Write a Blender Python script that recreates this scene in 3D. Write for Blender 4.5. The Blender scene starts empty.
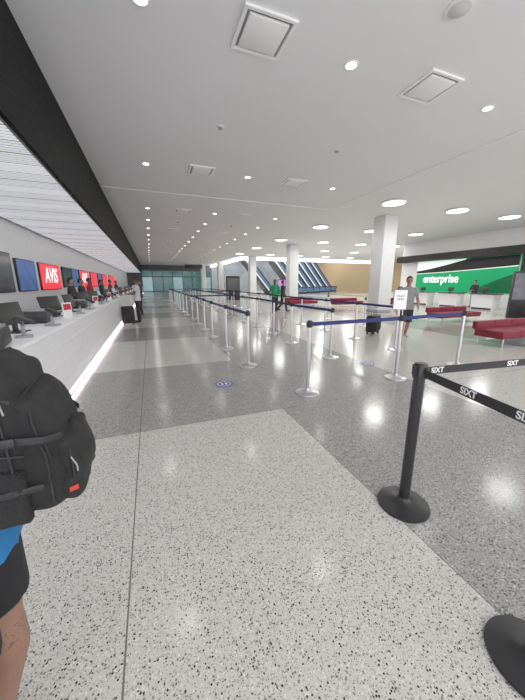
import bpy, bmesh, math, random
from mathutils import Vector, Matrix, Quaternion, noise as mnoise
random.seed(7)
S=bpy.context.scene
COL=S.collection
S.view_settings.view_transform='Standard'
S.view_settings.look='None'
S.view_settings.gamma=1.12
R90=math.pi/2
# ------------------------------------------------------------ materials
MATS={}
def mat(name,col,rough=.5,metal=0,em=None,es=0,noise=.06,nscale=8,bump=0,bscale=60,trans=0,alpha=1,spec=.5,coat=0):
    if name in MATS: return MATS[name]
    m=bpy.data.materials.new(name); m.use_nodes=True
    nt=m.node_tree; p=nt.nodes['Principled BSDF']
    p.inputs['Roughness'].default_value=rough; p.inputs['Metallic'].default_value=metal
    p.inputs['Specular IOR Level'].default_value=spec
    p.inputs['Coat Weight'].default_value=coat
    tc=nt.nodes.new('ShaderNodeTexCoord'); n=nt.nodes.new('ShaderNodeTexNoise'); n.inputs['Scale'].default_value=nscale
    n.inputs['Detail'].default_value=4
    nt.links.new(tc.outputs['Object'],n.inputs['Vector'])
    r=nt.nodes.new('ShaderNodeValToRGB')
    a=[max(0,c*(1-noise)) for c in col]; b=[min(1,c*(1+noise)) for c in col]
    r.color_ramp.elements[0].color=(*a,1); r.color_ramp.elements[1].color=(*b,1)
    r.color_ramp.elements[0].position=.3; r.color_ramp.elements[1].position=.7
    nt.links.new(n.outputs['Fac'],r.inputs['Fac']); nt.links.new(r.outputs['Color'],p.inputs['Base Color'])
    if em: 
        p.inputs['Emission Color'].default_value=(*em,1); p.inputs['Emission Strength'].default_value=es
    if trans: p.inputs['Transmission Weight'].default_value=trans
    if alpha<1: p.inputs['Alpha'].default_value=alpha
    if bump:
        n2=nt.nodes.new('ShaderNodeTexNoise'); n2.inputs['Scale'].default_value=bscale
        nt.links.new(tc.outputs['Object'],n2.inputs['Vector'])
        bp=nt.nodes.new('ShaderNodeBump'); bp.inputs['Strength'].default_value=bump; bp.inputs['Distance'].default_value=.01
        nt.links.new(n2.outputs['Fac'],bp.inputs['Height']); nt.links.new(bp.outputs['Normal'],p.inputs['Normal'])
    MATS[name]=m; return m

def floor_mat():
    m=bpy.data.materials.new('terrazzo'); m.use_nodes=True; nt=m.node_tree; N=nt.nodes; L=nt.links
    p=N['Principled BSDF']
    tc=N.new('ShaderNodeTexCoord'); sp=N.new('ShaderNodeSeparateXYZ'); L.new(tc.outputs['Object'],sp.inputs[0])
    def M(op,a,b=None,c=None):
        n=N.new('ShaderNodeMath'); n.operation=op
        for i,v in enumerate((a,b,c)):
            if v is None: continue
            if isinstance(v,(int,float)): n.inputs[i].default_value=v
            else: L.new(v,n.inputs[i])
        return n.outputs[0]
    X=sp.outputs['X']; Y=sp.outputs['Y']
    xm=M('LESS_THAN',M('FLOORED_MODULO',M('SUBTRACT',X,1.4),6.8),2.35)
    ym=M('LESS_THAN',M('FLOORED_MODULO',M('SUBTRACT',Y,2.98),5.2),2.42)
    ym=M('MULTIPLY',ym,M('GREATER_THAN',Y,2.9)); ym=M('MULTIPLY',ym,M('LESS_THAN',X,3.75))
    dark=M('MAXIMUM',xm,ym)
    def chips(scale,ramp_dark,thr):
        v=N.new('ShaderNodeTexVoronoi'); v.inputs['Scale'].default_value=scale; L.new(tc.outputs['Object'],v.inputs['Vector'])
        mask=M('LESS_THAN',v.outputs['Distance'],thr)
        s=N.new('ShaderNodeSeparateColor'); L.new(v.outputs['Color'],s.inputs[0])
        return mask,s.outputs[0],s.outputs[1]
    def ramp(fac,stops):
        r=N.new('ShaderNodeValToRGB'); r.color_ramp.interpolation='CONSTANT'
        e=r.color_ramp.elements
        e[0].position=0; e[0].color=(*stops[0][1],1); e[1].position=stops[1][0]; e[1].color=(*stops[1][1],1)
        for pos,c in stops[2:]:
            q=e.new(pos); q.color=(*c,1)
        L.new(fac,r.inputs['Fac']); return r.outputs['Color']
    def mix(f,a,b):
        n=N.new('ShaderNodeMix'); n.data_type='RGBA'
        L.new(f,n.inputs[0])
        for i,v in ((6,a),(7,b)):
            if isinstance(v,tuple): n.inputs[i].default_value=(*v,1)
            else: L.new(v,n.inputs[i])
        return n.outputs[2]
    mk1,r1,_=chips(95,0,.42); mk2,r2,_=chips(190,0,.45)
    lb=(.60,.59,.55); db=(.345,.34,.325)
    l1=ramp(r1,[(0,(.03,.03,.03)),(.12,(.20,.20,.18)),(.25,(.42,.41,.38)),(.42,lb),(.8,(.74,.73,.69))])
    l2=ramp(r2,[(0,(.05,.05,.05)),(.12,(.3,.3,.28)),(.28,lb),(.85,(.70,.69,.66))])
    d1=ramp(r1,[(0,(.04,.04,.04)),(.18,(.15,.15,.145)),(.40,db),(.75,(.44,.435,.42)),(.9,(.63,.62,.60))])
    d2=ramp(r2,[(0,(.06,.06,.06)),(.18,(.19,.19,.185)),(.40,db),(.85,(.53,.525,.51))])
    light=mix(mk1,mix(mk2,lb,l2),l1); dk=mix(mk1,mix(mk2,db,d2),d1)
    c=mix(dark,light,dk)
    def line(v,pos,w=.004): return M('LESS_THAN',M('ABSOLUTE',M('SUBTRACT',v,pos)),w)
    ln=M('MAXIMUM',line(X,-.22),line(Y,2.98))
    ln=M('MAXIMUM',ln,line(X,1.4,.003)); ln=M('MAXIMUM',ln,line(X,3.75,.003)); ln=M('MAXIMUM',ln,line(Y,5.4,.003))
    c=mix(ln,c,(.16,.16,.15))
    L.new(c,p.inputs['Base Color'])
    n=N.new('ShaderNodeTexNoise'); n.inputs['Scale'].default_value=1.3; L.new(tc.outputs['Object'],n.inputs['Vector'])
    mr=N.new('ShaderNodeMapRange'); mr.inputs[3].default_value=.13; mr.inputs[4].default_value=.19; L.new(n.outputs['Fac'],mr.inputs[0])
    L.new(mr.outputs[0],p.inputs['Roughness'])
    p.inputs['Specular IOR Level'].default_value=.24
    return m
def panel_mat():
    # close ribs plus a thin divider every ~0.42 m
    m=bpy.data.materials.new('ribbed_diffuser'); m.use_nodes=True; nt=m.node_tree; N=nt.nodes; L=nt.links; p=N['Principled BSDF']
    tc=N.new('ShaderNodeTexCoord'); s=N.new('ShaderNodeSeparateXYZ'); L.new(tc.outputs['Object'],s.inputs[0])
    def M(op,a,b):
        n=N.new('ShaderNodeMath'); n.operation=op
        for i,v in enumerate((a,b)):
            if isinstance(v,(int,float)): n.inputs[i].default_value=v
            else: L.new(v,n.inputs[i])
        return n.outputs[0]
    fine=M('LESS_THAN',M('FLOORED_MODULO',s.outputs['Y'],.0833),.034)
    big=M('LESS_THAN',M('FLOORED_MODULO',s.outputs['Y'],.4163),.026)
    band=M('LESS_THAN',M('FLOORED_MODULO',s.outputs['Y'],.8326),.4163)
    def mix(f,a,b):
        n=N.new('ShaderNodeMix'); n.data_type='RGBA'; L.new(f,n.inputs[0])
        for i,v in ((6,a),(7,b)):
            if isinstance(v,tuple): n.inputs[i].default_value=(*v,1)
            else: L.new(v,n.inputs[i])
        return n.outputs[2]
    base=mix(band,(.80,.81,.84),(.66,.67,.70))
    c=mix(fine,base,(.40,.41,.44)); c=mix(big,c,(.17,.175,.19))
    L.new(c,p.inputs['Base Color']); L.new(c,p.inputs['Emission Color']); p.inputs['Emission Strength'].default_value=.62; p.inputs['Roughness'].default_value=.6
    return m
def grain_mat():
    m=bpy.data.materials.new('dark_grain'); m.use_nodes=True; nt=m.node_tree; N=nt.nodes; L=nt.links; p=N['Principled BSDF']
    tc=N.new('ShaderNodeTexCoord'); mp=N.new('ShaderNodeMapping'); mp.inputs['Scale'].default_value=(6,1.2,22)
    n=N.new('ShaderNodeTexNoise'); n.inputs['Scale'].default_value=3; n.inputs['Detail'].default_value=6
    L.new(tc.outputs['Object'],mp.inputs['Vector']); L.new(mp.outputs[0],n.inputs['Vector'])
    r=N.new('ShaderNodeValToRGB'); r.color_ramp.elements[0].color=(.002,.002,.0025,1); r.color_ramp.elements[1].color=(.020,.020,.020,1)
    r.color_ramp.elements[0].position=.42; r.color_ramp.elements[1].position=.66
    L.new(n.outputs['Fac'],r.inputs['Fac']); L.new(r.outputs['Color'],p.inputs['Base Color']); p.inputs['Roughness'].default_value=.7; p.inputs['Specular IOR Level'].default_value=.15
    return m
FLOOR=floor_mat(); GRAIN=grain_mat()
CEIL=mat('ceiling_paint',(.85,.85,.86),.75,noise=.012,nscale=.6)
WHITE=mat('white_paint',(.86,.86,.86),.5,noise=.03)
VENT=mat('vent_white',(.92,.92,.92),.6,noise=.01)
WGLOSS=mat('white_solid_surface',(.86,.86,.87),.2,noise=.02)
COLM=mat('column_paint',(.72,.73,.73),.45,noise=.04)
STEEL=mat('brushed_steel',(.62,.62,.63),.28,1,noise=.05,nscale=30)
BLACK=mat('black_metal',(.014,.014,.016),.35,noise=.1)
BLACKP=mat('black_plastic',(.016,.016,.018),.45,noise=.1)
GREY=mat('grey_plastic',(.3,.31,.32),.4)
BLUEB=mat('blue_belt',(.008,.018,.14),.6,bump=.2,bscale=200)
BLACKB=mat('black_belt',(.015,.015,.017),.65,bump=.2,bscale=200)
PRINT=mat('white_print',(.85,.85,.85),.6,noise=.02)
LEDP=mat('pink_white_led',(.9,.85,.9),.4,em=(1,.84,.93),es=3.8)
LAMP=mat('lamp_lens',(.95,.95,.93),.3,em=(1,.98,.94),es=8)
DISC=mat('disc_diffuser',(.95,.95,.93),.3,em=(1,.98,.94),es=4.5)
COVE=mat('cove_light',(.95,.95,.93),.3,em=(1,.97,.9),es=4)
RED=mat('red_upholstery',(.20,.010,.030),.65,noise=.12,bump=.15)
TAN=mat('tan_wall',(.42,.31,.18),.6,em=(.55,.42,.24),es=.05)  # slight glow put into the tan colour so the wall looks lit
FABRIC=mat('black_nylon',(.006,.006,.007),.6,noise=.25,nscale=25,bump=.5,bscale=350)
FABRIC2=mat('black_mesh_fabric',(.010,.010,.011),.8,noise=.3,nscale=60,bump=.8,bscale=250)
WEB=mat('black_webbing',(.015,.015,.017),.5,bump=.4,bscale=300)
REDT=mat('red_tag',(.5,.04,.02),.5)
# ------------------------------------------------------------ mesh helpers
def link(o,parent=None,loc=None,rot=None):
    COL.objects.link(o)
    if parent: o.parent=parent
    if loc is not None: o.location=loc
    if rot is not None: o.rotation_euler=rot
    return o
def fin(bm,name,m,parent=None,loc=(0,0,0),rot=None,smooth=False,flat_big=True):
    bmesh.ops.recalc_face_normals(bm,faces=bm.faces)
    me=bpy.data.meshes.new(name); bm.to_mesh(me); bm.free()
    if smooth:
        for p in me.polygons: p.use_smooth=True
        try: me.set_sharp_from_angle(angle=math.radians(40))
        except Exception: pass
    for mm in (m if isinstance(m,(list,tuple)) else [m]): me.materials.append(mm)
    return link(bpy.data.objects.new(name,me),parent,loc,rot)
def top(o,label,cat,group=None,kind=None):
    o['label']=label; o['category']=cat
    if group: o['group']=group
    if kind: o['kind']=kind
    return o
def struct(o): o['kind']='structure'; return o
def empty(name,loc,rot=None):
    o=bpy.data.objects.new(name,None); o.empty_display_size=.1
    return link(o,None,loc,rot)
def addbox(bm,lo,hi,bev=0,seg=2):
    g=bmesh.ops.create_cube(bm,size=1); vs=g['verts']
    for v in vs:
        v.co=Vector([lo[i]+(v.co[i]+.5)*(hi[i]-lo[i]) for i in range(3)])
    if bev:
        es=list({e for v in vs for e in v.link_edges})
        bmesh.ops.bevel(bm,geom=es,offset=bev,segments=seg,affect='EDGES',profile=.5)
def box(name,lo,hi,m,parent=None,bev=0,seg=2,loc=(0,0,0),rot=None,smooth=False):
    bm=bmesh.new(); addbox(bm,lo,hi,bev,seg); return fin(bm,name,m,parent,loc,rot,smooth or bev>0)
def addlathe(bm,prof,n=24,c=(0,0,0)):
    rings=[]
    for r,z in prof:
        if r<=1e-6: rings.append([bm.verts.new((c[0],c[1],c[2]+z))])
        else: rings.append([bm.verts.new((c[0]+r*math.cos(2*math.pi*i/n),c[1]+r*math.sin(2*math.pi*i/n),c[2]+z)) for i in range(n)])
    for a,b in zip(rings,rings[1:]):
        for i in range(n):
            j=(i+1)%n
            if len(a)==1 and len(b)==1: continue
            if len(a)==1: bm.faces.new((a[0],b[i],b[j]))
            elif len(b)==1: bm.faces.new((a[i],a[j],b[0]))
            else: bm.faces.new((a[i],a[j],b[j],b[i]))
def lathe(name,prof,m,parent=None,n=24,loc=(0,0,0),rot=None):
    bm=bmesh.new(); addlathe(bm,prof,n); return fin(bm,name,m,parent,loc,rot,True)
def addtube(bm,pts,r,n=8,flat=None):
    pts=[Vector(p) for p in pts]; rings=[]
    rs=r if isinstance(r,(list,tuple)) else [r]*len(pts)
    up0=Vector((0,0,1))
    for i,p in enumerate(pts):
        d=(pts[min(i+1,len(pts)-1)]-pts[max(i-1,0)]).normalized()
        u=up0 if abs(d.dot(up0))<.95 else Vector((1,0,0))
        s=d.cross(u).normalized(); t=s.cross(d).normalized()
        fx=flat or (1,1)
        rings.append([bm.verts.new(p+rs[i]*(fx[0]*math.cos(2*math.pi*k/n)*s+fx[1]*math.sin(2*math.pi*k/n)*t)) for k in range(n)])
    for a,b in zip(rings,rings[1:]):
        for k in range(n): bm.faces.new((a[k],a[(k+1)%n],b[(k+1)%n],b[k]))
    bm.faces.new(rings[0]); bm.faces.new(rings[-1][::-1])
def tube(name,pts,r,m,parent=None,n=8,loc=(0,0,0),flat=None,rot=None):
    bm=bmesh.new(); addtube(bm,pts,r,n,flat); return fin(bm,name,m,parent,loc,rot,True)
def prism(name,poly,axis,a,b,m,parent=None,loc=(0,0,0),rot=None):
    bm=bmesh.new()
    def P(u,v,w):
        if axis=='X': return (w,u,v)
        if axis=='Y': return (u,w,v)
        return (u,v,w)
    A=[bm.verts.new(P(u,v,a)) for u,v in poly]; B=[bm.verts.new(P(u,v,b)) for u,v in poly]
    bm.faces.new(A); bm.faces.new(B[::-1])
    n=len(poly)
    for i in range(n): bm.faces.new((A[i],A[(i+1)%n],B[(i+1)%n],B[i]))
    return fin(bm,name,m,parent,loc,rot)
def addell(bm,c,r,seg=16,rings=12,rot=None):
    M=Matrix.Translation(c)
    if rot: M=M@rot.to_matrix().to_4x4()
    M=M@Matrix.Diagonal((*r,1))
    bmesh.ops.create_uvsphere(bm,u_segments=seg,v_segments=rings,radius=1,matrix=M)
TXT={}
def text(name,s,size,m,parent,loc,rot,align='CENTER',ext=.004,shear=0,bold=0,sx=1):
    key=(s,size,m.name,align,ext,shear,bold)
    me=TXT.get(key)
    if me is None:
        cu=bpy.data.curves.new(name,'FONT'); cu.body=s; cu.size=size; cu.align_x=align; cu.align_y='CENTER'; cu.extrude=ext; cu.shear=shear; cu.offset=bold
        t=bpy.data.objects.new(name,cu); COL.objects.link(t)
        bpy.context.view_layer.update()
        me=bpy.data.meshes.new_from_object(t.evaluated_get(bpy.context.evaluated_depsgraph_get()))
        bpy.data.objects.remove(t)
        me.materials.clear(); me.materials.append(m); TXT[key]=me
    o=bpy.data.objects.new(name,me); link(o,parent,loc,rot); o.scale=(sx,1,1); return o
def dup(root,loc=None,rotz=None):
    n=root.copy(); COL.objects.link(n)
    if loc is not None: n.location=loc
    if rotz is not None: n.rotation_euler=(0,0,rotz)
    def rec(a,b):
        for c in a.children:
            k=c.copy(); COL.objects.link(k); k.parent=b; rec(c,k)
    rec(root,n); return n
# ------------------------------------------------------------ room
H=4.6; ST=.02
struct(box('floor',(-3.6,-3,-.2),(32,56,0),FLOOR))
struct(box('ceiling',(-1.27,-3,H),(7.5,11.6,H+.2),CEIL))
struct(box('ceiling',(-1.27,11.6,H-ST),(7.5,56,H+.2),CEIL))
struct(box('ceiling',(7.5,-3,H+.06),(32,36,H+.26),CEIL))
struct(box('ceiling',(7.5,36,H+.06),(11,56,H+.26),CEIL))
struct(box('ceiling',(11,35.7,9),(32,56,9.2),CEIL))
struct(box('ceiling',(-3.8,-3,3.24),(-1.3,56,3.34),CEIL))
struct(box('wall_left',(-3.8,-3,-.2),(-3.6,56,3.24),WHITE))
struct(box('wall_back',(-3.8,56,-.2),(11,56.2,5),mat('far_wall',(.12,.12,.13),.4)))
struct(box('wall_back',(11,56,-.2),(32.2,56.2,9.2),mat('far_hall_wall',(.26,.28,.31),.3,em=(.4,.5,.65),es=.12,noise=.3,nscale=.5)))  # bluish glow put into the wall colour to brighten the backdrop
struct(box('wall_right',(20.25,-3,-.2),(20.45,19.7,H+.06),WHITE))
struct(box('wall_right',(32,19.5,-.2),(32.2,56,9.2),TAN))
struct(box('wall_front',(20.45,19.5,-.2),(32,19.7,H+.06),WHITE))
struct(box('trim_1',(-1.33,-3,3.2),(-1.27,56,H),GRAIN))
struct(box('trim_2',(11,35.75,4.30),(32,35.95,4.66),COVE))
struct(box('trim_3',(10.8,35.95,4.30),(11,55.9,4.66),COVE))
struct(box('trim_4',(7.46,-3,H-.012),(7.5,56,H+.06),WHITE))
NG=mat('night_glass',(.015,.022,.022),.1,em=(.10,.24,.24),es=.42,noise=.8,nscale=1.2)
WG=mat('lit_glass',(.06,.07,.08),.1,em=(.45,.72,.78),es=.42,noise=.8,nscale=1.2)
for i in range(7):
    x=-1.2+i*1.72
    struct(box('window_%d'%(i+1),(x,55.9,.1),(x+1.6,55.98,2.5),NG if i%3 else WG))
    struct(box('window_%d'%(i+8),(x,55.9,2.65),(x+1.6,55.98,3.6),NG))
# ------------------------------------------------------------ luminous soffit panels
PAN=panel_mat()
pan0=None
for i in range(44):
    y=-1+i*1.25
    if pan0 is None:
        pan0=empty('ceiling_light_panel',(-2.44,y,3.2))
        bm=bmesh.new(); addbox(bm,(-1.08,.0,0),(1.08,1.249,.03)); fin(bm,'diffuser',PAN,pan0)
        bm=bmesh.new()
        addbox(bm,(-1.11,0,-.006),(-1.08,1.249,.035)); addbox(bm,(1.08,0,-.006),(1.11,1.249,.035)); addbox(bm,(-1.08,0,-.006),(1.08,.014,0))
        fin(bm,'frame',mat('panel_frame',(.18,.185,.20),.4),pan0); p=pan0
    else: p=dup(pan0,(-2.44,y,3.2))
    top(p,'white ribbed luminous panel in the soffit over the counters','ceiling light','soffit light panels')
# ------------------------------------------------------------ downlights etc
dl=None
def lamp(loc,size,en,col=(1,.98,.95)):
    l=bpy.data.lights.get('lamp_%g_%g'%(size,en))
    if not l:
        l=bpy.data.lights.new('lamp_%g_%g'%(size,en),'AREA'); l.shape='DISK'; l.size=size; l.energy=en; l.color=col
    o=bpy.data.objects.new('lamp_source',l); link(o,None,loc)
pos=[(X,-.65+k*4.9,True) for X in (.15,3.0,6.0) for k in range(11)]+[(X,16.55+k*4.9,False) for X in (.15,3.0,6.0) for k in range(7)]
for X,Y,lit in pos:
        z=H if Y<11.6 else H-ST
        if dl is None:
            dl=empty('downlight',(X,Y,z))
            lathe('trim_ring',[(.075,0),(.078,-.012),(.105,-.008),(.108,0)],WHITE,dl)
            lathe('lens',[(0,-.006),(.076,-.006),(.076,.0)],LAMP,dl); p=dl
        else: p=dup(dl,(X,Y,z))
        top(p,'small round recessed downlight glowing in white ceiling','ceiling light','recessed downlights')
        if lit: lamp((X,Y,z-.02),.15,6)
dk=None
for X in (9.3,12.9,16.5,20.1,23.7,27.3):
    for k in range(6):
        Y=4.4+5.4*k
        if X>20 and Y<19.9: continue
        if dk is None:
            dk=empty('disc_light',(X,Y,H+.038))
            lathe('housing',[(0,0),(.45,0),(.45,-.05),(.43,-.058),(0,-.058)],WHITE,dk,32)
            lathe('diffuser',[(0,-.058),(.42,-.058),(.41,-.068),(.30,-.078),(0,-.082)],DISC,dk,32)
            lathe('mounting_plate',[(0,.022),(.2,.022),(.2,0),(0,0)],WHITE,dk,24); p=dk
        else: p=dup(dk,(X,Y,H+.038))
        top(p,'large round white disc light on the ceiling','ceiling light','large disc lights')
        lamp((X,Y,H-.07),.8,28 if k==0 else 70)
for x in (15,22,28): lamp((x,46,8.8),1.2,500)  # added lamps without fixtures, brightening the atrium and its walls
df=None
DG=mat('diffuser_gap',(.28,.28,.29),.6)
for X in (1.6,4.5):
    for k in range(9):
        Y=4.2+4.9*k; z=H if Y<11.6 else H-ST
        if df is None:
            df=empty('air_diffuser',(X,Y,z))
            bm=bmesh.new()
            for s in (.34,):
                addbox(bm,(-s,-s,-.03),(s,-s+.045,0),.003,1); addbox(bm,(-s,s-.045,-.03),(s,s,0),.003,1); addbox(bm,(-s,-s+.045,-.03),(-s+.045,s-.045,0)); addbox(bm,(s-.045,-s+.045,-.03),(s,s-.045,0))
            fin(bm,'frame',VENT,df)
            box('gap',(-.295,-.295,-.003),(.295,.295,-.001),DG,df)
            box('plaque',(-.255,-.255,-.035),(.255,.255,-.006),VENT,df,bev=.006); p=df
        else: p=dup(df,(X,Y,z))
        top(p,'square white ceiling air diffuser with central plaque','air vent','ceiling air diffusers')
sd=None
for (X,Y) in ((4.44,6.66),(1.59,6.6),(4.44,16.5),(1.59,16.4),(1.59,26)):
    z=H if Y<11.6 else H-ST
    if sd is None:
        sd=empty('smoke_detector',(X,Y,z))
        lathe('base_plate',[(.08,0),(.08,-.015),(.06,-.02),(0,-.02)],WHITE,sd); lathe('sensor',[(.045,-.02),(.04,-.05),(0,-.055)],GREY,sd); p=sd
    else: p=dup(sd,(X,Y,z))
    top(p,'small round smoke detector on the ceiling','smoke detector','smoke detectors')
sd=empty('ceiling_speaker',(3.6,3.06,H)); lathe('rim',[(.15,0),(.15,-.015),(.12,-.02)],WHITE,sd); lathe('grille',[(.12,-.018),(.06,-.045),(0,-.05)],mat('grille_grey',(.6,.6,.6),.5),sd)
top(sd,'round white domed speaker on the ceiling','speaker')
# ------------------------------------------------------------ columns
c0=None
for (X,Y) in ((11.1,12.1),(11.5,23.1),(11.8,34.6),(10.4,46),(8.9,53)):
    if c0 is None:
        c0=empty('column',(X,Y,0)); h=H+.06
        box('shaft',(-.4,-.4,.15),(.4,.4,h),COLM,c0,bev=.02); box('plinth',(-.42,-.42,0),(.42,.42,.15),GREY,c0,bev=.01); p=c0
    else: p=dup(c0,(X,Y,0))
    top(p,'square pale grey column from floor to ceiling','column','hall columns')
# ------------------------------------------------------------ left counters
FRONT=mat('counter_front',(.92,.92,.94),.25,noise=.02)
prof=[(-1.75,.0),(-1.2,.0),(-1.2,.10),(-1.11,.10)]
for z in (.28,.52,.74):
    prof+=[(-1.11,z),(-1.116,z),(-1.116,z+.008),(-1.11,z+.008)]
zc=.93
prof+=[(-1.11,zc),(-1.75,zc)]
cu=None
for i in range(19):
    y=.6+i*2.5
    if cu is None:
        cu=empty('service_counter',(0,y,0))
        prism('front_panel',prof,'Y',0,2.495,FRONT,cu)
        box('light_strip',(-1.14,0,.07),(-1.105,2.495,.098),LEDP,cu)
        box('light_strip',(-1.10,0,.0),(-1.08,2.495,.014),LEDP,cu); p=cu
    else: p=dup(cu,(0,y,0))
    top(p,'white smooth service counter with pinkish glowing base strips','counter','rental counters')
top(box('worktop',(-1.9,.6,zc),(-1.08,48.1,zc+.04),WGLOSS,bev=.006),'long glossy white worktop over the rental counters','counter')
SCR=mat('screen_glow',(.05,.06,.08),.2,em=(.5,.65,.9),es=.5)
def monitor():
    e=empty('computer_monitor',(0,0,0))
    box('stand_base',(-.09,-.11,0),(.09,.11,.012),BLACKP,e,bev=.004); box('stand_neck',(-.02,-.03,.01),(.01,.03,.16),BLACKP,e,bev=.004)
    h=box('housing',(-.014,-.20,0),(.014,.20,.24),BLACKP,e,bev=.006,loc=(0,0,.09),rot=(0,-.25,0)); box('screen',(-.017,-.19,.01),(-.0135,.19,.23),SCR,h); return e
def terminal():
    e=empty('card_terminal',(0,0,0))
    box('stand_base',(-.07,-.06,0),(.07,.06,.02),GREY,e,bev=.005)
    tube('stand_neck',[(0,0,.01),(0,0,.12),(.02,0,.17)],.018,GREY,e)
    box('keypad',(-.05,-.045,-.015),(.11,.045,.02),BLACKP,e,bev=.008,loc=(.0,0,.19),rot=(0,.5,0)); return e
def kiosk():
    e=empty('desk_printer',(0,0,0))
    box('housing',(-.16,-.18,0),(.16,.18,.16),BLACKP,e,bev=.025); box('paper_tray',(-.11,-.14,.155),(.14,.14,.18),GREY,e,bev=.005); return e
def signholder():
    e=empty('counter_sign_holder',(0,0,0))
    box('stand_base',(-.05,-.09,0),(.05,.09,.01),WGLOSS,e); s=box('sheet',(-.006,-.085,.01),(.006,.085,.24),PRINT,e)
    box('printed_panel',(.006,-.07,.13),(.008,.07,.22),mat('red_print',(.6,.02,.04),.5),s); return e
def keyboard():
    e=empty('keyboard',(0,0,0))
    box('case',(-.07,-.2,0),(.07,.2,.018),BLACKP,e,bev=.004)
    bm=bmesh.new()
    for a in range(5):
        for b in range(14): addbox(bm,(-.06+a*.024,-.19+b*.027,.018),(-.04+a*.024,-.167+b*.027,.024))
    fin(bm,'keys',GREY,e); return e
protos=dict(m=monitor(),t=terminal(),k=kiosk(),s=signholder(),b=keyboard())
lab=dict(m=('black computer monitor on a short stand on white counter','monitor','counter monitors'),t=('black card payment terminal on grey counter stand','card reader','card terminals'),k=('black desk printer with grey tray on counter','printer','counter printers'),s=('sign holder with red and white printed sheet on counter','sign','counter sign holders'),b=('black computer keyboard lying on the white counter','keyboard','counter keyboards'))
used=set()
def put(k,loc,rz=0):
    if k in used: p=dup(protos[k],loc,rz)
    else:
        p=protos[k]; used.add(k); p.location=loc; p.rotation_euler=(0,0,rz)
    top(p,*lab[k])
zt=zc+.04
put('k',(-1.35,3.05,zt),.2); put('t',(-1.22,3.5,zt),.3)
for i in range(13):
    y=3.9+i*2.5
    put('m',(-1.42,y,zt),random.uniform(-.5,.5)); put('t',(-1.2,y+.45,zt),random.uniform(-.4,.4)); put('b',(-1.66,y,zt),0)
    if i<9: put('k',(-1.5,y+.9,zt),random.uniform(-.2,.2)); put('s',(-1.22,y+1.3,zt),-.5); put('m',(-1.5,y+1.65,zt),random.uniform(-.5,.5)); put('b',(-1.74,y+1.65,zt),0); put('t',(-1.2,y+2.05,zt),random.uniform(-.4,.4))
def panel(label,y0,y1,z0,z1,m,txt=None,tm=None,tsz=.5,shear=0):
    e=empty('wall_display',(-3.6,(y0+y1)/2,(z0+z1)/2)); w=(y1-y0)/2; h=(z1-z0)/2
    box('housing',(0,-w,-h),(.06,w,h),BLACKP,e,bev=.008); s=box('screen',(.06,-w+.03,-h+.03),(.068,w-.03,h-.03),m,e)
    if txt: text('lettering',txt,tsz,tm,s,(.07,0,0.03),(R90,0,R90),shear=shear,bold=.008)
    top(e,label,'display'); return e
REDS=mat('red_screen',(.6,.01,.02),.3,em=(.85,.02,.04),es=.85); BLUS=mat('blue_screen',(.02,.06,.25),.3,em=(.08,.2,.5),es=.3,noise=.7,nscale=3)
WTX=mat('white_lit_letters',(.9,.9,.9),.4,em=(1,1,1),es=.9)
DIMS=mat('screen_dim',(.02,.022,.025),.15,em=(.1,.1,.12),es=.2)  # dark screens with a faint glow put into the material
panel('large black wall screen, faintly glowing',7.6,10.2,1.25,2.3,DIMS)
panel('dim blue patterned wall screen',10.5,12.0,1.25,2.2,BLUS)
panel('red wall screen with white lettering',12.4,14.8,1.25,2.2,REDS,'AVIS',WTX,.78,.15)
panel('black wall screen beside red ones',15.3,16.7,1.3,2.2,DIMS)
panel('dim blue patterned wall screen',16.9,18.3,1.3,2.2,BLUS)
panel('red wall screen with white lettering',18.6,21.0,1.25,2.2,REDS,'AVIS',WTX,.78,.15)
panel('plain red wall screen',21.8,24.2,1.25,2.2,REDS)
panel('dim blue patterned wall screen',24.6,26.4,1.25,2.2,BLUS)
panel('plain red wall screen',26.8,29.4,1.25,2.2,REDS)
panel('plain red wall screen',31,35,1.25,2.2,REDS)
# ------------------------------------------------------------ stanchions
def stan(pole,beltcol,hh=1.0,r=.032,br=.17):
    e=empty('stanchion',(0,0,0))
    lathe('base',[(0,0),(br,0),(br+.003,.008),(br,.018),(br*.6,.032),(.05,.045),(.036,.06),(.032,.075),(0,.075)],pole,e,32)
    lathe('pole',[(0,.05),(r,.05),(r,hh-.09),(0,hh-.09)],pole,e,20)
    bm=bmesh.new(); addlathe(bm,[(0,hh-.095),(r+.006,hh-.095),(r+.006,hh-.01),(r,hh),(0,hh)],20)
    for a in range(4):
        c=Vector((math.cos(a*R90),math.sin(a*R90)))*(r+.006)
        addbox(bm,(c.x-.012,c.y-.012,hh-.085),(c.x+.012,c.y+.012,hh-.018),.002,1)
    fin(bm,'belt_head',BLACKP if pole is not BLACK else BLACK,e,smooth=True)
    return e
def belt(par,p0,p1,hh,m,txt=None,w=.05,pos=()):
    d=Vector((p1[0]-p0[0],p1[1]-p0[1],0)); L=d.length; ang=math.atan2(d.y,d.x)
    b=box('belt',(.04,-.0015,hh-.08),(L-.055,.0015,hh-.08+w),m,par,rot=(0,0,ang))
    box('belt_clip',(L-.075,-.008,hh-.086),(L-.05,.008,hh-.016),BLACKP,b,bev=.003)
    for q in pos:
        for s in (-1,1):
            text('lettering',txt,.048,PRINT,b,(q,.0025*s,hh-.055),(R90,0,math.pi if s>0 else 0),ext=.0004,bold=.0012)
sb0=stan(BLACK,BLACKB,1.02,.034,.165)
sx=[(1.52,1.25),(1.33,.40),(3.4,1.05)]
Lb='black belt post with heavy round base, black printed belt'
s1=dup(sb0,(sx[0][0],sx[0][1],0)); s2=dup(sb0,(sx[1][0],sx[1][1],0)); sb0.location=(sx[2][0],sx[2][1],0)
belt(s1,sx[0],sx[1],1.02,BLACKB,'SIXT',pos=(.36,.65)); belt(s1,sx[0],sx[2],1.02,BLACKB,'SIXT',pos=(.13,.76,1.39))
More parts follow.
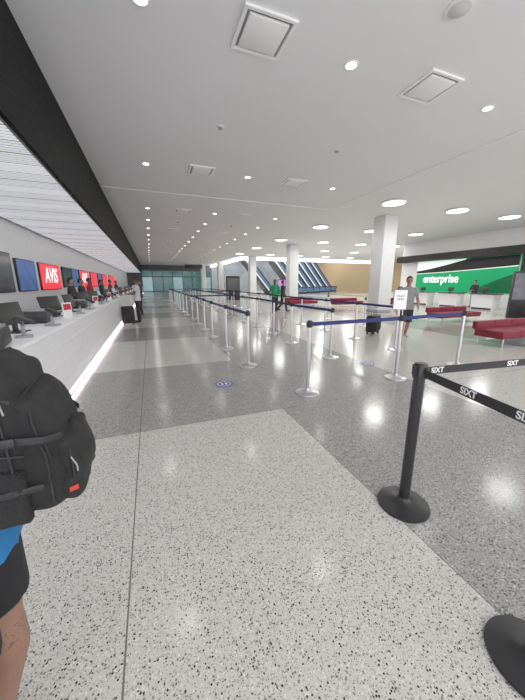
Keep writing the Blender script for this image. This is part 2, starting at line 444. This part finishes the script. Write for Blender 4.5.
for s in (s1,s2,sb0): top(s,Lb,'stanchion','black belt posts')
XS=[1.55,3.35,5.15]; YS=[3.35,4.95,6.4,8.0,9.45,11,12.6,14.2,15.8,17.4,19,20.6,22.2,23.8,25.4,27]
ss=stan(STEEL,BLUEB,1.02,.026,.165)
grid={}
for j,Y in enumerate(YS):
    for i,X in enumerate(XS):
        if j==0: x={0:1.93,1:3.59,2:5.25}[i]; y={0:3.32,1:3.39,2:3.57}[i]
        else: x=X+random.uniform(-.06,.06); y=Y+random.uniform(-.07,.07)
        if j==2 and i==1: x,y=3.25,6.5
        s=dup(ss,(x,y,0))
        top(s,'polished steel belt post with blue retractable belt','stanchion','steel belt posts'); grid[i,j]=(s,(x,y))
def gb(a,b): belt(grid[a][0],grid[a][1],grid[b][1],1.02,BLUEB,w=.055)
gb((0,0),(1,0)); gb((1,0),(2,0)); 
for j in range(1,len(YS)-1):
    gb((0,j),(0,j+1)); gb((1,j),(1,j+1)); gb((2,j),(2,j+1))
gb((0,6),(1,6)); gb((1,10),(2,10)); gb((0,15),(1,15)); gb((1,15),(2,15))
for k,(x,y) in enumerate(((6.95,8.2),(6.95,10.5),(8.6,13))):
    if k==0: q=ss; q.location=(x,y,0)
    else: q=dup(ss,(x,y,0))
    top(q,'polished steel belt post standing by the queue','stanchion','steel belt posts')
PB=mat('glowing_sheet',(.93,.93,.93),.5,em=(1,1,1),es=.12)  # paper given a slight glow that stands in for light on it
e=empty('queue_sign',(3.59,3.39,1.02)); tube('sign_bracket',[(0,0,0),(0,0,.07),(-.04,.022,.10)],.008,STEEL,e)
box('frame',(-.150,-.008,.08),(.045,.008,.38),GREY,e,bev=.003,rot=(0,0,-.5)); sh_=box('sheet',(-.143,-.011,.088),(.038,-.008,.372),PB,e,rot=(0,0,-.5))
text('lettering','WAIT\nHERE',.045,BLACKP,sh_,(-.053,-.012,.26),(R90,0,0),ext=.0005)
top(e,'framed white notice mounted on a steel belt post','sign')
def sticker(loc,m):
    e=empty('floor_sticker',loc); lathe('disc',[(0,.0005),(.14,.0005),(.14,.002),(0,.002)],m,e,32)
    lathe('emblem',[(.09,.002),(.09,.0028),(.105,.0028),(.105,.002)],PRINT,e,32)
    bm=bmesh.new()
    for s in (-1,1): addell(bm,(s*.03,0,.0025),(.018,.05,.0012),12,6)
    fin(bm,'footprints',PRINT,e); top(e,'round blue distancing sticker on the terrazzo floor','sticker')
sticker((.93,4.1,0),mat('blue_sticker',(.02,.05,.3),.4)); sticker((3.75,4.25,0),mat('blue_sticker',(.02,.05,.3),.4))
# small lit display stands further along the queue
PKS=mat('violet_screen',(.3,.1,.3),.3,em=(.75,.35,.85),es=.6,noise=.5,nscale=6)
for (X,Y) in ((8.9,19.5),(8.2,30)):
    e=empty('display_stand',(X,Y,0),(0,0,-.4)); box('base',(-.25,-.2,0),(.25,.2,.04),BLACKP,e,bev=.006); box('post',(-.04,-.03,.04),(.04,.03,1.0),GREY,e,bev=.004)
    box('housing',(-.3,-.04,.95),(.3,.04,1.75),BLACKP,e,bev=.01); box('screen',(-.27,-.048,.99),(.27,-.041,1.71),PKS,e); top(e,'freestanding display with violet pink lit screen','display')
# ------------------------------------------------------------ benches
def bench(loc,rz,L=3.0):
    e=empty('bench',loc,(0,0,rz)); n=max(1,int(round(L/.75))); w=L/n
    for i in range(n):
        box('seat',(-L/2+i*w+.004,-.40,.20),(-L/2+(i+1)*w-.004,.26,.38),RED,e,bev=.025,seg=3)
        box('backrest',(-L/2+i*w+.004,.2,.36),(-L/2+(i+1)*w-.004,.34,.56),RED,e,bev=.03,seg=3)
    for s in (-1,1):
        for y in (-.34,.24): tube('leg',[(s*(L/2-.15),y,0),(s*(L/2-.15),y,.2)],.018,STEEL,e)
    box('rail',(-L/2,-.05,.14),(L/2,.05,.20),STEEL,e)
    top(e,'low deep red upholstered bench with steel legs','bench','red waiting benches')
bench((9.3,4.6,0),0,3.4); bench((11.2,8.1,0),0,2.2); bench((11.6,15.5,0),0,2); bench((9.2,17,0),0,2); bench((14.5,14.5,0),0,2.4); bench((14.3,6.4,0),0,2.2)
# ------------------------------------------------------------ right rental hall
struct(box('trim_5',(19.6,-3,3.14),(20.25,19.7,3.6),mat('black_fascia',(.010,.010,.011),.5)))
GR=mat('green_sign',(.0,.22,.075),.35,em=(.0,.36,.12),es=.55,noise=.2,nscale=.6); GRD=mat('black_sign_swoosh',(.006,.008,.007),.5); WP=mat('white_lit_sign',(.8,.85,.82),.35,em=(.8,1,.9),es=.6)
e=empty('illuminated_sign',(20.2,14.6,2.08)); e.scale=(1,1,1.2)
box('panel',(-.06,-3.6,-1.0),(0,3.4,.86),GR,e)
N_=20
def crv(k,e_): return [(3.4-7.0*i/N_, k[0]+(k[1]-k[0])*(i/N_)**e_) for i in range(N_+1)]
lo=crv((.12,.36),1.3); hi=crv((.28,1.45),1.3)
cl_=lambda q:[(a,min(b,.86)) for a,b in q]
lo=cl_(lo); hi=cl_(hi)
prism('black_swoosh',[q for q in lo]+[q for q in hi[::-1]],'X',-.070,-.061,GRD,e)
hw=[q for q in hi if q[1]<.855]
prism('white_swoosh',hw+[(hw[-1][0],.86),(3.4,.86)],'X',-.070,-.061,WP,e)
lo2=[(-1.2-2.4*i/N_,-1.0+1.0*(i/N_)**.7) for i in range(N_+1)]
prism('dark_swoosh',lo2+[(-3.6,-1.0)],'X',-.070,-.061,mat('deep_green_sign',(0,.08,.03),.35,em=(0,.12,.04),es=.4),e)
edge=[(a,b) for a,b in crv((.09,.32),1.3)]+[(a,b) for a,b in crv((.12,.36),1.3)][::-1]
prism('white_edge',edge,'X',-.072,-.063,WP,e)
text('lettering','enterprise',.68,WTX,e,(-.085,1.3,-.24),(R90,0,-R90),bold=.01)
top(e,'illuminated green sign wall with black swoosh and white lettering','sign')
e=empty('illuminated_sign',(20.2,9.6,2.08)); e.scale=(1,1,1.2); box('panel',(-.06,-1.3,-1.0),(0,1.3,.86),mat('dark_sign',(.02,.022,.022),.4),e); q=box('green_panel',(-.07,-.9,-.3),(-.061,.6,.5),GR,e); box('white_band',(-.08,-.8,.0),(-.071,.5,.2),WP,q)
top(e,'dark sign panel with small green inset','sign')
e=empty('illuminated_sign',(20.2,5.6,2.08)); e.scale=(1,1,1.2); box('panel',(-.06,-1.8,-1.0),(0,2.6,.86),mat('brown_sign',(.06,.035,.025),.4,em=(.3,.15,.08),es=.12),e)
top(e,'dark brown backlit sign panel','sign')
rc=None
for i in range(7):
    y=5.0+i*2.1
    if rc is None:
        rc=empty('service_pod',(18.2,y,0)); prism('body',[(-.3,0),(.3,0),(.35,.86),(-.38,.86)],'Y',-.6,.6,WGLOSS,rc); box('pod_top',(-.45,-.68,.86),(.4,.68,.91),mat('pod_dark',(.05,.05,.05),.3),rc,bev=.005)
        box('kick_plate',(-.31,-.55,0),(-.305,.55,.1),BLACKP,rc); p=rc
    else: p=dup(rc,(18.2,y,0))
    top(p,'white service pod with dark top in front of green signs','counter','service pods')
    put('m',(18.3,y+.2,.91),math.pi)
e=empty('information_totem',(14.9,7.9,0),(0,0,-.6)); box('body',(-.35,-.08,0),(.35,.08,2.0),BLACKP,e,bev=.01); box('screen',(-.31,-.09,.8),(.31,-.081,1.9),mat('totem_screen',(.05,.05,.06),.3,em=(.3,.3,.35),es=.2,noise=.7,nscale=5),e); top(e,'black freestanding information totem with screen','kiosk')
e=empty('information_kiosk',(6.9,25.6,0),(0,0,-.2)); box('cabinet',(-.6,-.25,0),(.6,.25,2.1),mat('brown_black',(.03,.022,.02),.4),e,bev=.015); box('screen',(-.5,-.26,.9),(.5,-.251,1.9),DIMS,e); top(e,'tall dark brown kiosk cabinet standing in hall','kiosk')
for (X,Y,w,m,l) in ((5.5,40,2.2,BLACKP,'black hanging wayfinding sign'),):
    e=empty('hanging_sign',(X,Y,3.6)); box('panel',(-w/2,-.06,-.25),(w/2,.06,.25),m,e,bev=.01)
    for s in (-1,1): tube('hanger',[(s*w*.4,0,.25),(s*w*.4,0,.98)],.015,STEEL,e)
    top(e,l,'sign')
# ------------------------------------------------------------ escalators
BG=mat('blue_glass_panel',(.05,.08,.13),.12,em=(.20,.40,.72),es=.24,noise=.4,nscale=.7)
SKW=mat('escalator_white_side',(.7,.72,.75),.3,em=(.8,.9,1),es=.4)  # white sides made to look lit by a glow in the material
es=None
for (X,Y) in ((15.2,37.3),(17.3,38.9),(19.4,40.5),(21.5,42.1),(23.6,43.7),(25.8,45.3),(11.8,38.9)):
    if es is None:
        es=empty('escalator',(X,Y,0))
        pr=[(-1,5.0),(0,5.0),(4.0,.25),(5.3,.25),(5.3,0),(3.6,0),(0,4.3),(-1,4.3)]
        prism('truss',pr,'Y',-.72,.72,mat('escalator_cladding',(.03,.035,.045),.3),es)
        for s in (-1,1):
            q=[(-1,5.0),(0,5.0),(4.0,.27),(5.2,.27),(5.2,.85),(4.15,.85),(.15,5.6),(-1,5.6)]
            prism('balustrade',q,'Y',s*.66-.015,s*.66+.015,BG,es)
            tube('handrail',[(-1,s*.66,5.66),(.15,s*.66,5.66),(4.18,s*.66,.9),(5.25,s*.66,.9),(5.35,s*.66,.7),(5.2,s*.66,.4)],.08,BLACKP,es)
            prism('skirt_panel',[(0,4.80),(4.0,.05),(4.0,.30),(0,5.05)],'Y',s*.73-.012,s*.73+.012,SKW,es)
        bm=bmesh.new()
        for k in range(20):
            x=k*.20; zz=5.0-k*.238
            addbox(bm,(x,-.5,zz-.2),(x+.20,.5,zz+.02))
        fin(bm,'steps',STEEL,es); p=es
    else: p=dup(es,(X,Y,0))
    top(p,'escalator with blue lit glass balustrades and black handrails','escalator','atrium escalators')
# ------------------------------------------------------------ people
def remesh(bm,voxel,smooth=4,name='m'):
    bmesh.ops.recalc_face_normals(bm,faces=bm.faces)
    me=bpy.data.meshes.new(name); bm.to_mesh(me); bm.free()
    o=bpy.data.objects.new(name,me); COL.objects.link(o)
    r=o.modifiers.new('r','REMESH'); r.mode='VOXEL'; r.voxel_size=voxel
    s=o.modifiers.new('s','SMOOTH'); s.factor=.5; s.iterations=smooth
    bpy.context.view_layer.update()
    out=bpy.data.meshes.new_from_object(o.evaluated_get(bpy.context.evaluated_depsgraph_get()))
    bpy.data.objects.remove(o); 
    for p in out.polygons: p.use_smooth=True
    return out
def loft(bm,rings,n=20):
    R=[]
    for (cx,cy,cz,rx,ry) in rings:
        R.append([bm.verts.new((cx+rx*math.cos(2*math.pi*k/n),cy+ry*math.sin(2*math.pi*k/n),cz)) for k in range(n)])
    for a,b in zip(R,R[1:]):
        for k in range(n): bm.faces.new((a[k],a[(k+1)%n],b[(k+1)%n],b[k]))
    bm.faces.new(R[0][::-1]); bm.faces.new(R[-1])
def cap(bm,p0,p1,r0,r1,n=12):
    addtube(bm,[p0,p1],[r0,r1],n)
    addell(bm,p0,(r0,)*3,12,8); addell(bm,p1,(r1,)*3,12,8)
def tattoo_skin(col):
    m=mat('skin_tattooed',col,.5,noise=.08,nscale=12); nt=m.node_tree; N=nt.nodes; L=nt.links; p=N['Principled BSDF']
    src=p.inputs['Base Color'].links[0].from_socket
    tc=N.new('ShaderNodeTexCoord'); v=N.new('ShaderNodeTexNoise'); v.inputs['Scale'].default_value=34; v.inputs['Detail'].default_value=1; L.new(tc.outputs['Object'],v.inputs['Vector'])
    a=N.new('ShaderNodeMath'); a.operation='SUBTRACT'; L.new(v.outputs['Fac'],a.inputs[0]); a.inputs[1].default_value=.5
    b=N.new('ShaderNodeMath'); b.operation='ABSOLUTE'; L.new(a.outputs[0],b.inputs[0])
    c=N.new('ShaderNodeMath'); c.operation='LESS_THAN'; L.new(b.outputs[0],c.inputs[0]); c.inputs[1].default_value=.022
    s=N.new('ShaderNodeSeparateXYZ'); L.new(tc.outputs['Object'],s.inputs[0])
    z=N.new('ShaderNodeMath'); z.operation='COMPARE'; L.new(s.outputs['Z'],z.inputs[0]); z.inputs[1].default_value=.45; z.inputs[2].default_value=.03
    q=N.new('ShaderNodeMath'); q.operation='MULTIPLY'; L.new(c.outputs[0],q.inputs[0]); L.new(z.outputs[0],q.inputs[1])
    q2=N.new('ShaderNodeMath'); q2.operation='MULTIPLY'; L.new(q.outputs[0],q2.inputs[0]); q2.inputs[1].default_value=.6
    mx=N.new('ShaderNodeMix'); mx.data_type='RGBA'; L.new(q2.outputs[0],mx.inputs[0]); L.new(src,mx.inputs[6]); mx.inputs[7].default_value=(.03,.03,.035,1)
    L.new(mx.outputs[2],p.inputs['Base Color']); return m
POSES={
 'stand':dict(el=(-.25,-.03,1.12),wl=(-.25,.06,.88),er=(.25,-.03,1.12),wr=(.25,.06,.88)),
 'counter':dict(el=(-.25,.08,1.14),wl=(-.14,.30,1.12),er=(.25,.08,1.14),wr=(.14,.30,1.12)),
 'walk':dict(el=(-.25,.06,1.13),wl=(-.24,.22,.95),er=(.25,-.10,1.13),wr=(.25,-.10,.88),kl=(-.09,-.02,.48),al=(-.09,-.28,.14),kr=(.09,.14,.50),ar=(.09,.20,.09)),
 'strap':dict(el=(-.26,.02,1.15),wl=(-.15,.22,1.28),er=(.26,.02,1.15),wr=(.15,.22,1.28),kl=(-.095,.0,.49),al=(-.1,.06,.09),kr=(.095,.0,.49),ar=(.1,.06,.09)),
}
def person(label,loc,rz,skin,shirt,bottom,hair,pose='stand',sleeve='short',legs='long',sc=1.0,shoe=(.03,.03,.03),vox=.0095,female=False,hem=.86,shortlen=.93,SK=None,lk=1.0):
    P=POSES[pose]; V=Vector
    SK=SK or mat('skin_%.2f'%skin[0],skin,.5,noise=.08,nscale=12)
    sh={s:V((s*.175,0,1.41)) for s in(-1,1)}
    el={-1:V(P['el']),1:V(P['er'])}; wr={-1:V(P['wl']),1:V(P['wr'])}
    kn={-1:V(P.get('kl',(-.095,.01,.49))),1:V(P.get('kr',(.095,.01,.49)))}
    an={-1:V(P.get('al',(-.1,-.02,.09))),1:V(P.get('ar',(.1,-.02,.09)))}
    hp={s:V((s*.09,0,.90)) for s in (-1,1)}
    T=[(0,0,.84,.12,.09),(0,-.005,.94,.165,.115),(0,0,1.07,.14,.10),(0,0,1.25,.16,.115),(0,0,1.36,.17,.105),(0,0,1.43,.13,.085),(0,-.005,1.47,.065,.06),(0,.0,1.54,.055,.055)]
    bm=bmesh.new(); loft(bm,T)
    addell(bm,(0,0,1.645),(.073,.092,.112),20,16); addell(bm,(0,.025,1.585),(.052,.062,.055)); cap(bm,(0,-.005,1.45),(0,.005,1.58),.056,.052)
    addell(bm,(0,.098,1.625),(.012,.02,.018)); addell(bm,(0,.092,1.585),(.024,.008,.006)); addell(bm,(0,.09,1.662),(.045,.008,.008))
    for s in (-1,1): addell(bm,(s*.075,-.005,1.635),(.010,.018,.03))
    for s in (-1,1):
        cap(bm,sh[s],el[s],.052,.040); mid=el[s].lerp(wr[s],.3); cap(bm,el[s],mid,.040,.040); cap(bm,mid,wr[s],.040,.026)
        d=(wr[s]-el[s]).normalized(); side=V((0,1,0)) if abs(d.y)<.7 else V((1,0,0))
        side=(side-d*side.dot(d)).normalized()
        inn=V((-s,0,0)) if abs(d.y)<.7 else V((0,0,-1)); inn=(inn-d*inn.dot(d)).normalized()
        th=side if abs(d.y)<.7 else V((-s,0,0))
        for k in range(4):
            o=th*(.030-.020*k); b=wr[s]+d*.085+o; Lf=(.070,.080,.074,.058)[k]
            cap(bm,wr[s]+d*.01+o*.7,b,.016,.0125,8); m2=b+d*Lf*.5+inn*.006; t2=m2+d*Lf*.42+inn*.022
            cap(bm,b,m2,.0105,.0095,8); cap(bm,m2,t2,.0095,.0085,8)
        t0=wr[s]+d*.025+th*.022; t1=t0+d*.035+th*.026+inn*.008; cap(bm,t0,t1,.014,.012,8); cap(bm,t1,t1+d*.032+th*.006+inn*.006,.011,.0095,8)
        cap(bm,hp[s],kn[s],.088*lk,.056*lk); c1=kn[s].lerp(an[s],.3)+V((0,-.018,0)); cap(bm,kn[s],c1,.054*lk,.057*lk); cap(bm,c1,an[s],.057*lk,.036)
        cap(bm,an[s]+V((0,-.02,-.045)),an[s]+V((s*.02,.15,-.055)),.036,.030); cap(bm,an[s],an[s]+V((s*.01,.08,-.04)),.036,.032)
    me=remesh(bm,vox,3,'person'); me.materials.append(SK)
    body=bpy.data.objects.new('person',me); link(body,None,loc,(0,0,rz)); body.scale=(sc,)*3
    top(body,label,'person')
    def cloth(name,bm,m,v=.010,sm=5):
        q=remesh(bm,v,sm,name); q.materials.append(m); return link(bpy.data.objects.new(name,q),body,(0,0,0))
    SM=mat('cloth_%.2f_%.2f_%.2f'%shirt,shirt,.8,noise=.12,bump=.25,bscale=40); BM=mat('cloth_%.2f_%.2f_%.2f'%bottom,bottom,.8,noise=.12,bump=.25,bscale=40)
    bm=bmesh.new(); loft(bm,[(0,0,hem,.195,.140),(0,0,.95,.188,.135),(0,0,1.07,.165,.125),(0,0,1.25,.18,.135),(0,0,1.37,.185,.12),(0,0,1.445,.13,.095),(0,-.005,1.48,.075,.068)])
    for s in (-1,1):
        addell(bm,sh[s],(.066,.066,.06))
        if sleeve=='short': e=sh[s].lerp(el[s],.62); addtube(bm,[sh[s],e],[.066,.064],14)
        else: cap(bm,sh[s],el[s],.066,.054); addtube(bm,[el[s],el[s].lerp(wr[s],.92)],[.052,.040],14)
    cloth('shirt',bm,SM)
    bm=bmesh.new(); loft(bm,[(0,0,.80,.13,.11),(0,-.005,.88,.180,.126),(0,0,.96,.175,.122),(0,0,1.0,.16,.12)])
    for s in (-1,1):
        if legs=='long': cap(bm,hp[s],kn[s],.098,.075); addtube(bm,[kn[s],an[s]+V((0,.005,-.02))],[.073,.062],14)
        else: addell(bm,hp[s],(.10,.10,.1)); addtube(bm,[hp[s],hp[s].lerp(kn[s],shortlen)],[.10,.094],14)
    cloth('trousers' if legs=='long' else 'shorts',bm,BM)
    SH=mat('shoe_%.2f'%shoe[0],shoe,.6)
    for s in (-1,1):
        bm=bmesh.new(); a=an[s]; cap(bm,a+V((0,-.02,-.045)),a+V((s*.02,.165,-.052)),.042,.038); addell(bm,a+V((0,0.01,-.03)),(.042,.05,.035)); 
        cloth('shoe',bm,SH,.009,3)
    HM=mat('hair_%.2f'%hair[0],hair,.6,noise=.3,nscale=40,bump=.5,bscale=120)
    bm=bmesh.new(); addell(bm,(0,-.008,1.655),(.083,.100,.116),24,18)
    dele=[v for v in bm.verts if (v.co.y>.045 and v.co.z<1.70) or (v.co.z<(1.52 if female else 1.60)) or (abs(v.co.x)>.06 and v.co.z<1.66 and v.co.y>-.02)]
    bmesh.ops.delete(bm,geom=dele,context='VERTS')
    hm=bpy.data.meshes.new('hair'); bm.to_mesh(hm); bm.free(); hm.materials.append(HM)
    for p in hm.polygons: p.use_smooth=True
    ho=link(bpy.data.objects.new('hair',hm),body,(0,0,0)); sm=ho.modifiers.new('s','SOLIDIFY'); sm.thickness=.014
    for s in (-1,1):
        bm=bmesh.new(); addell(bm,(s*.028,.083,1.648),(.011,.006,.006),10,8); fin(bm,'eye',mat('eye_dark',(.03,.02,.02),.2),body,smooth=True)
    return body
SKL=(.50,.30,.21); SKM=(.33,.18,.12); SKD=(.16,.085,.055)
near=person('person in blue shirt and black shorts wearing a black backpack',(-.525,.83,0),R90,SKM,(.01,.16,.42),(.010,.010,.012),(.03,.02,.015),'strap','short','short',1.0,vox=.0075,hem=.82,shortlen=.82,SK=tattoo_skin((.30,.16,.11)),lk=1.15)
person('person in grey shirt and black shorts walking past belts',(6.32,5.85,0),math.pi*.8,SKM,(.26,.26,.27),(.02,.02,.022),(.02,.015,.01),'walk','short','short',.95,shoe=(.5,.5,.5))
person('person in pale shirt and black trousers standing at counter',(-.52,12.3,0),R90,SKD,(.62,.62,.63),(.015,.015,.018),(.01,.01,.01),'counter','short','long',.97)
person('person in dark clothes standing at the counter',(-.5,15.2,0),R90,SKM,(.03,.03,.035),(.02,.02,.03),(.01,.01,.01),'counter','long','long',.97)
person('person in green shirt and dark trousers in the hall',(5.75,13.4,0),math.pi*.9,SKD,(.02,.30,.12),(.02,.02,.022),(.01,.01,.01),'walk','long','long',.95)
person('person in dark clothes walking in the hall',(6.6,14.3,0),-R90,SKM,(.05,.05,.06),(.03,.03,.04),(.01,.01,.01),'walk','long','long',.93)
cl=[person('counter clerk in dark shirt behind white counter',(-2.35,10.9,0),-R90,SKM,(.03,.03,.04),(.02,.02,.02),(.01,.01,.01),'counter','long','long',.95,female=True),
    person('counter clerk in red shirt behind white counter',(-2.4,14.2,0),-R90,SKD,(.35,.02,.03),(.02,.02,.02),(.01,.01,.01),'counter','short','long',.97)]
for i,(b,y) in enumerate(((0,17.4),(1,21),(0,24.5),(0,12.6))): dup(cl[b],(-2.4,y,0),-R90)
for b,y in ((0,12.6),(0,9.4)): 
    q=dup(cl[b],(19.1,y,0),R90); q['label']='clerk in dark shirt standing behind service pod'
# ------------------------------------------------------------ backpack
bp=empty('backpack',(-.415,.84,.95)); bp.scale=(.74,.74,.76)
def crease(c,amp):
    v=mnoise.noise_vector(Vector((c.x*9,c.y*9,c.z*14)))
    w=mnoise.noise_vector(Vector((c.x*22+5,c.y*22,c.z*30)))
    return v*amp+w*amp*.45
def soft(name,lo,hi,m,par,bev,taper=None,seg=6,amp=.014):
    bm=bmesh.new(); addbox(bm,lo,hi,bev,seg)
    bmesh.ops.subdivide_edges(bm,edges=[e for e in bm.edges if e.calc_length()>.06],cuts=7,use_grid_fill=True)
    bmesh.ops.subdivide_edges(bm,edges=[e for e in bm.edges if e.calc_length()>.03],cuts=2,use_grid_fill=True)
    for v in bm.verts:
        c=v.co.copy()
        if taper: c=taper(c)
        v.co=c+crease(c,amp)
    return fin(bm,name,m,par,smooth=True)
def t1(c):
    k=max(0,(c.z-.28)/.24); c.x-=k*k*.075*(c.x/.2) ; c.y*=1-.14*k*k; return c
soft('main_compartment',(0,-.165,.0),(.185,.165,.52),FABRIC,bp,.065,t1)
def t2(c):
    k=max(0,(c.z-.20)/.2); c.x-=k*k*.045; c.y*=1-.08*k; return c
soft('middle_compartment',(.10,-.15,.01),(.25,.15,.41),FABRIC,bp,.055,t2)
def t3(c): 
    c.x+=.015*math.exp(-((c.z-.1)/.08)**2); return c
soft('front_pocket',(.19,-.125,.02),(.285,.125,.25),FABRIC,bp,.04,t3)
for s in (-1,1): soft('side_pocket',(.03,s*.155-.03 if s<0 else .14,.01),(.16,s*.155+.015 if s<0 else .19,.19),FABRIC2,bp,.02,amp=.006)
def zipl(pts,r=.004,m=None): tube('zipper',pts,r,m or WEB,bp,6)
for s in (-1,1):
    zipl([(.13,s*.170,.04),(.135,s*.174,.2),(.125,s*.168,.36),(.105,s*.14,.46),(.09,s*.08,.512),(.09,0,.518)])
    zipl([(.215,s*.156,.05),(.217,s*.158,.2),(.195,s*.148,.33),(.17,s*.10,.40),(.165,0,.41)])
    zipl([(.27,s*.122,.05),(.273,s*.126,.15),(.266,s*.108,.22),(.265,0,.245)])
    zipl([(.05,s*.176,.24),(.10,s*.178,.245),(.17,s*.172,.235)])
    tube('compression_strap',[(.02,s*.172,.30),(.12,s*.182,.29),(.22,s*.164,.27),(.255,s*.12,.26)],.012,WEB,bp,8,flat=(.25,1))
    tube('compression_strap',[(.02,s*.168,.42),(.10,s*.170,.41),(.15,s*.148,.39)],.010,WEB,bp,8,flat=(.25,1))
    box('buckle',(-.02,-.006,-.014),(.02,.006,.014),BLACKP,bp,bev=.004,loc=(.14,s*.184,.288))
    tube('compression_strap',[(.02,s*.172,.12),(.10,s*.196,.13),(.2,s*.164,.12)],.010,WEB,bp,8,flat=(.25,1))
tube('carry_handle',[(.02,-.05,.50),(.03,-.045,.535),(.03,0,.545),(.03,.045,.535),(.02,.05,.50)],.012,WEB,bp,8,flat=(1,.5))
tube('zipper_pull',[(.17,-.10,.395),(.19,-.11,.37),(.195,-.112,.34)],.0025,GREY,bp,6)
tube('zipper_pull',[(.12,-.158,.43),(.14,-.178,.40),(.145,-.18,.37)],.0025,GREY,bp,6)
tube('zipper_pull',[(.27,-.12,.18),(.285,-.125,.15),(.285,-.125,.13)],.0025,GREY,bp,6)
box('logo_tag',(0,-.013,-.008),(.003,.013,.008),REDT,bp,loc=(.268,-.132,.075),rot=(0,0,-1.1))
for s in (-1,1): tube('shoulder_strap',[(.01,s*.09,.48),(-.04,s*.10,.62),(-.14,s*.10,.70),(-.25,s*.10,.64),(-.29,s*.11,.45),(-.25,s*.14,.28),(-.12,s*.17,.12),(0,s*.15,.06)],.03,FABRIC2,bp,10,flat=(1,.22))
for s in (-1,1): tube('hanging_strap',[(.22,s*.16,.26),(.235,s*.172,.2),(.23,s*.174,.12)],.007,WEB,bp,6,flat=(1,.3))
top(bp,'bulky black nylon backpack with zips worn on back','backpack')
# ------------------------------------------------------------ suitcases
def suitcase(loc,rz,sz=(.42,.26,.62)):
    e=empty('suitcase',loc,(0,0,rz)); w,d,h=sz
    box('shell',(-w/2,-d/2,.06),(w/2,d/2,.06+h),FABRIC,e,bev=.05,seg=4); box('front_pocket',(-w/2+.04,-d/2-.03,.12),(w/2-.04,-d/2+.02,.06+h*.6),FABRIC,e,bev=.02)
    tube('handle',[(-.1,d/2-.05,.06+h),(-.1,d/2-.05,.32+h),(.1,d/2-.05,.32+h),(.1,d/2-.05,.06+h)],.009,STEEL,e)
    for s in (-1,1):
        for t in (-1,1): lathe('wheel',[(0,-.015),(.032,-.015),(.032,.015),(0,.015)],BLACKP,e,12,loc=(s*(w/2-.06),t*(d/2-.05),.032),rot=(0,R90,0))
    top(e,'black soft rolling suitcase with telescoping handle','suitcase')
suitcase((6.2,6.9,0),.5,(.5,.28,.5)); suitcase((-.85,11.6,0),.2)
# ------------------------------------------------------------ world + camera
w=bpy.data.worlds.new('World'); S.world=w; w.use_nodes=True
w.node_tree.nodes['Background'].inputs[0].default_value=(.98,.98,1,1); w.node_tree.nodes['Background'].inputs[1].default_value=2.3
cd=bpy.data.cameras.new('Camera'); cd.lens=36*288/525; cd.sensor_width=36; cd.sensor_fit='HORIZONTAL'; cd.clip_start=.05; cd.clip_end=300
co=bpy.data.objects.new('Camera',cd); COL.objects.link(co); co.location=(0,0,1.5)
co.rotation_euler=(math.radians(76.9),0,math.radians(-20.8)); S.camera=co
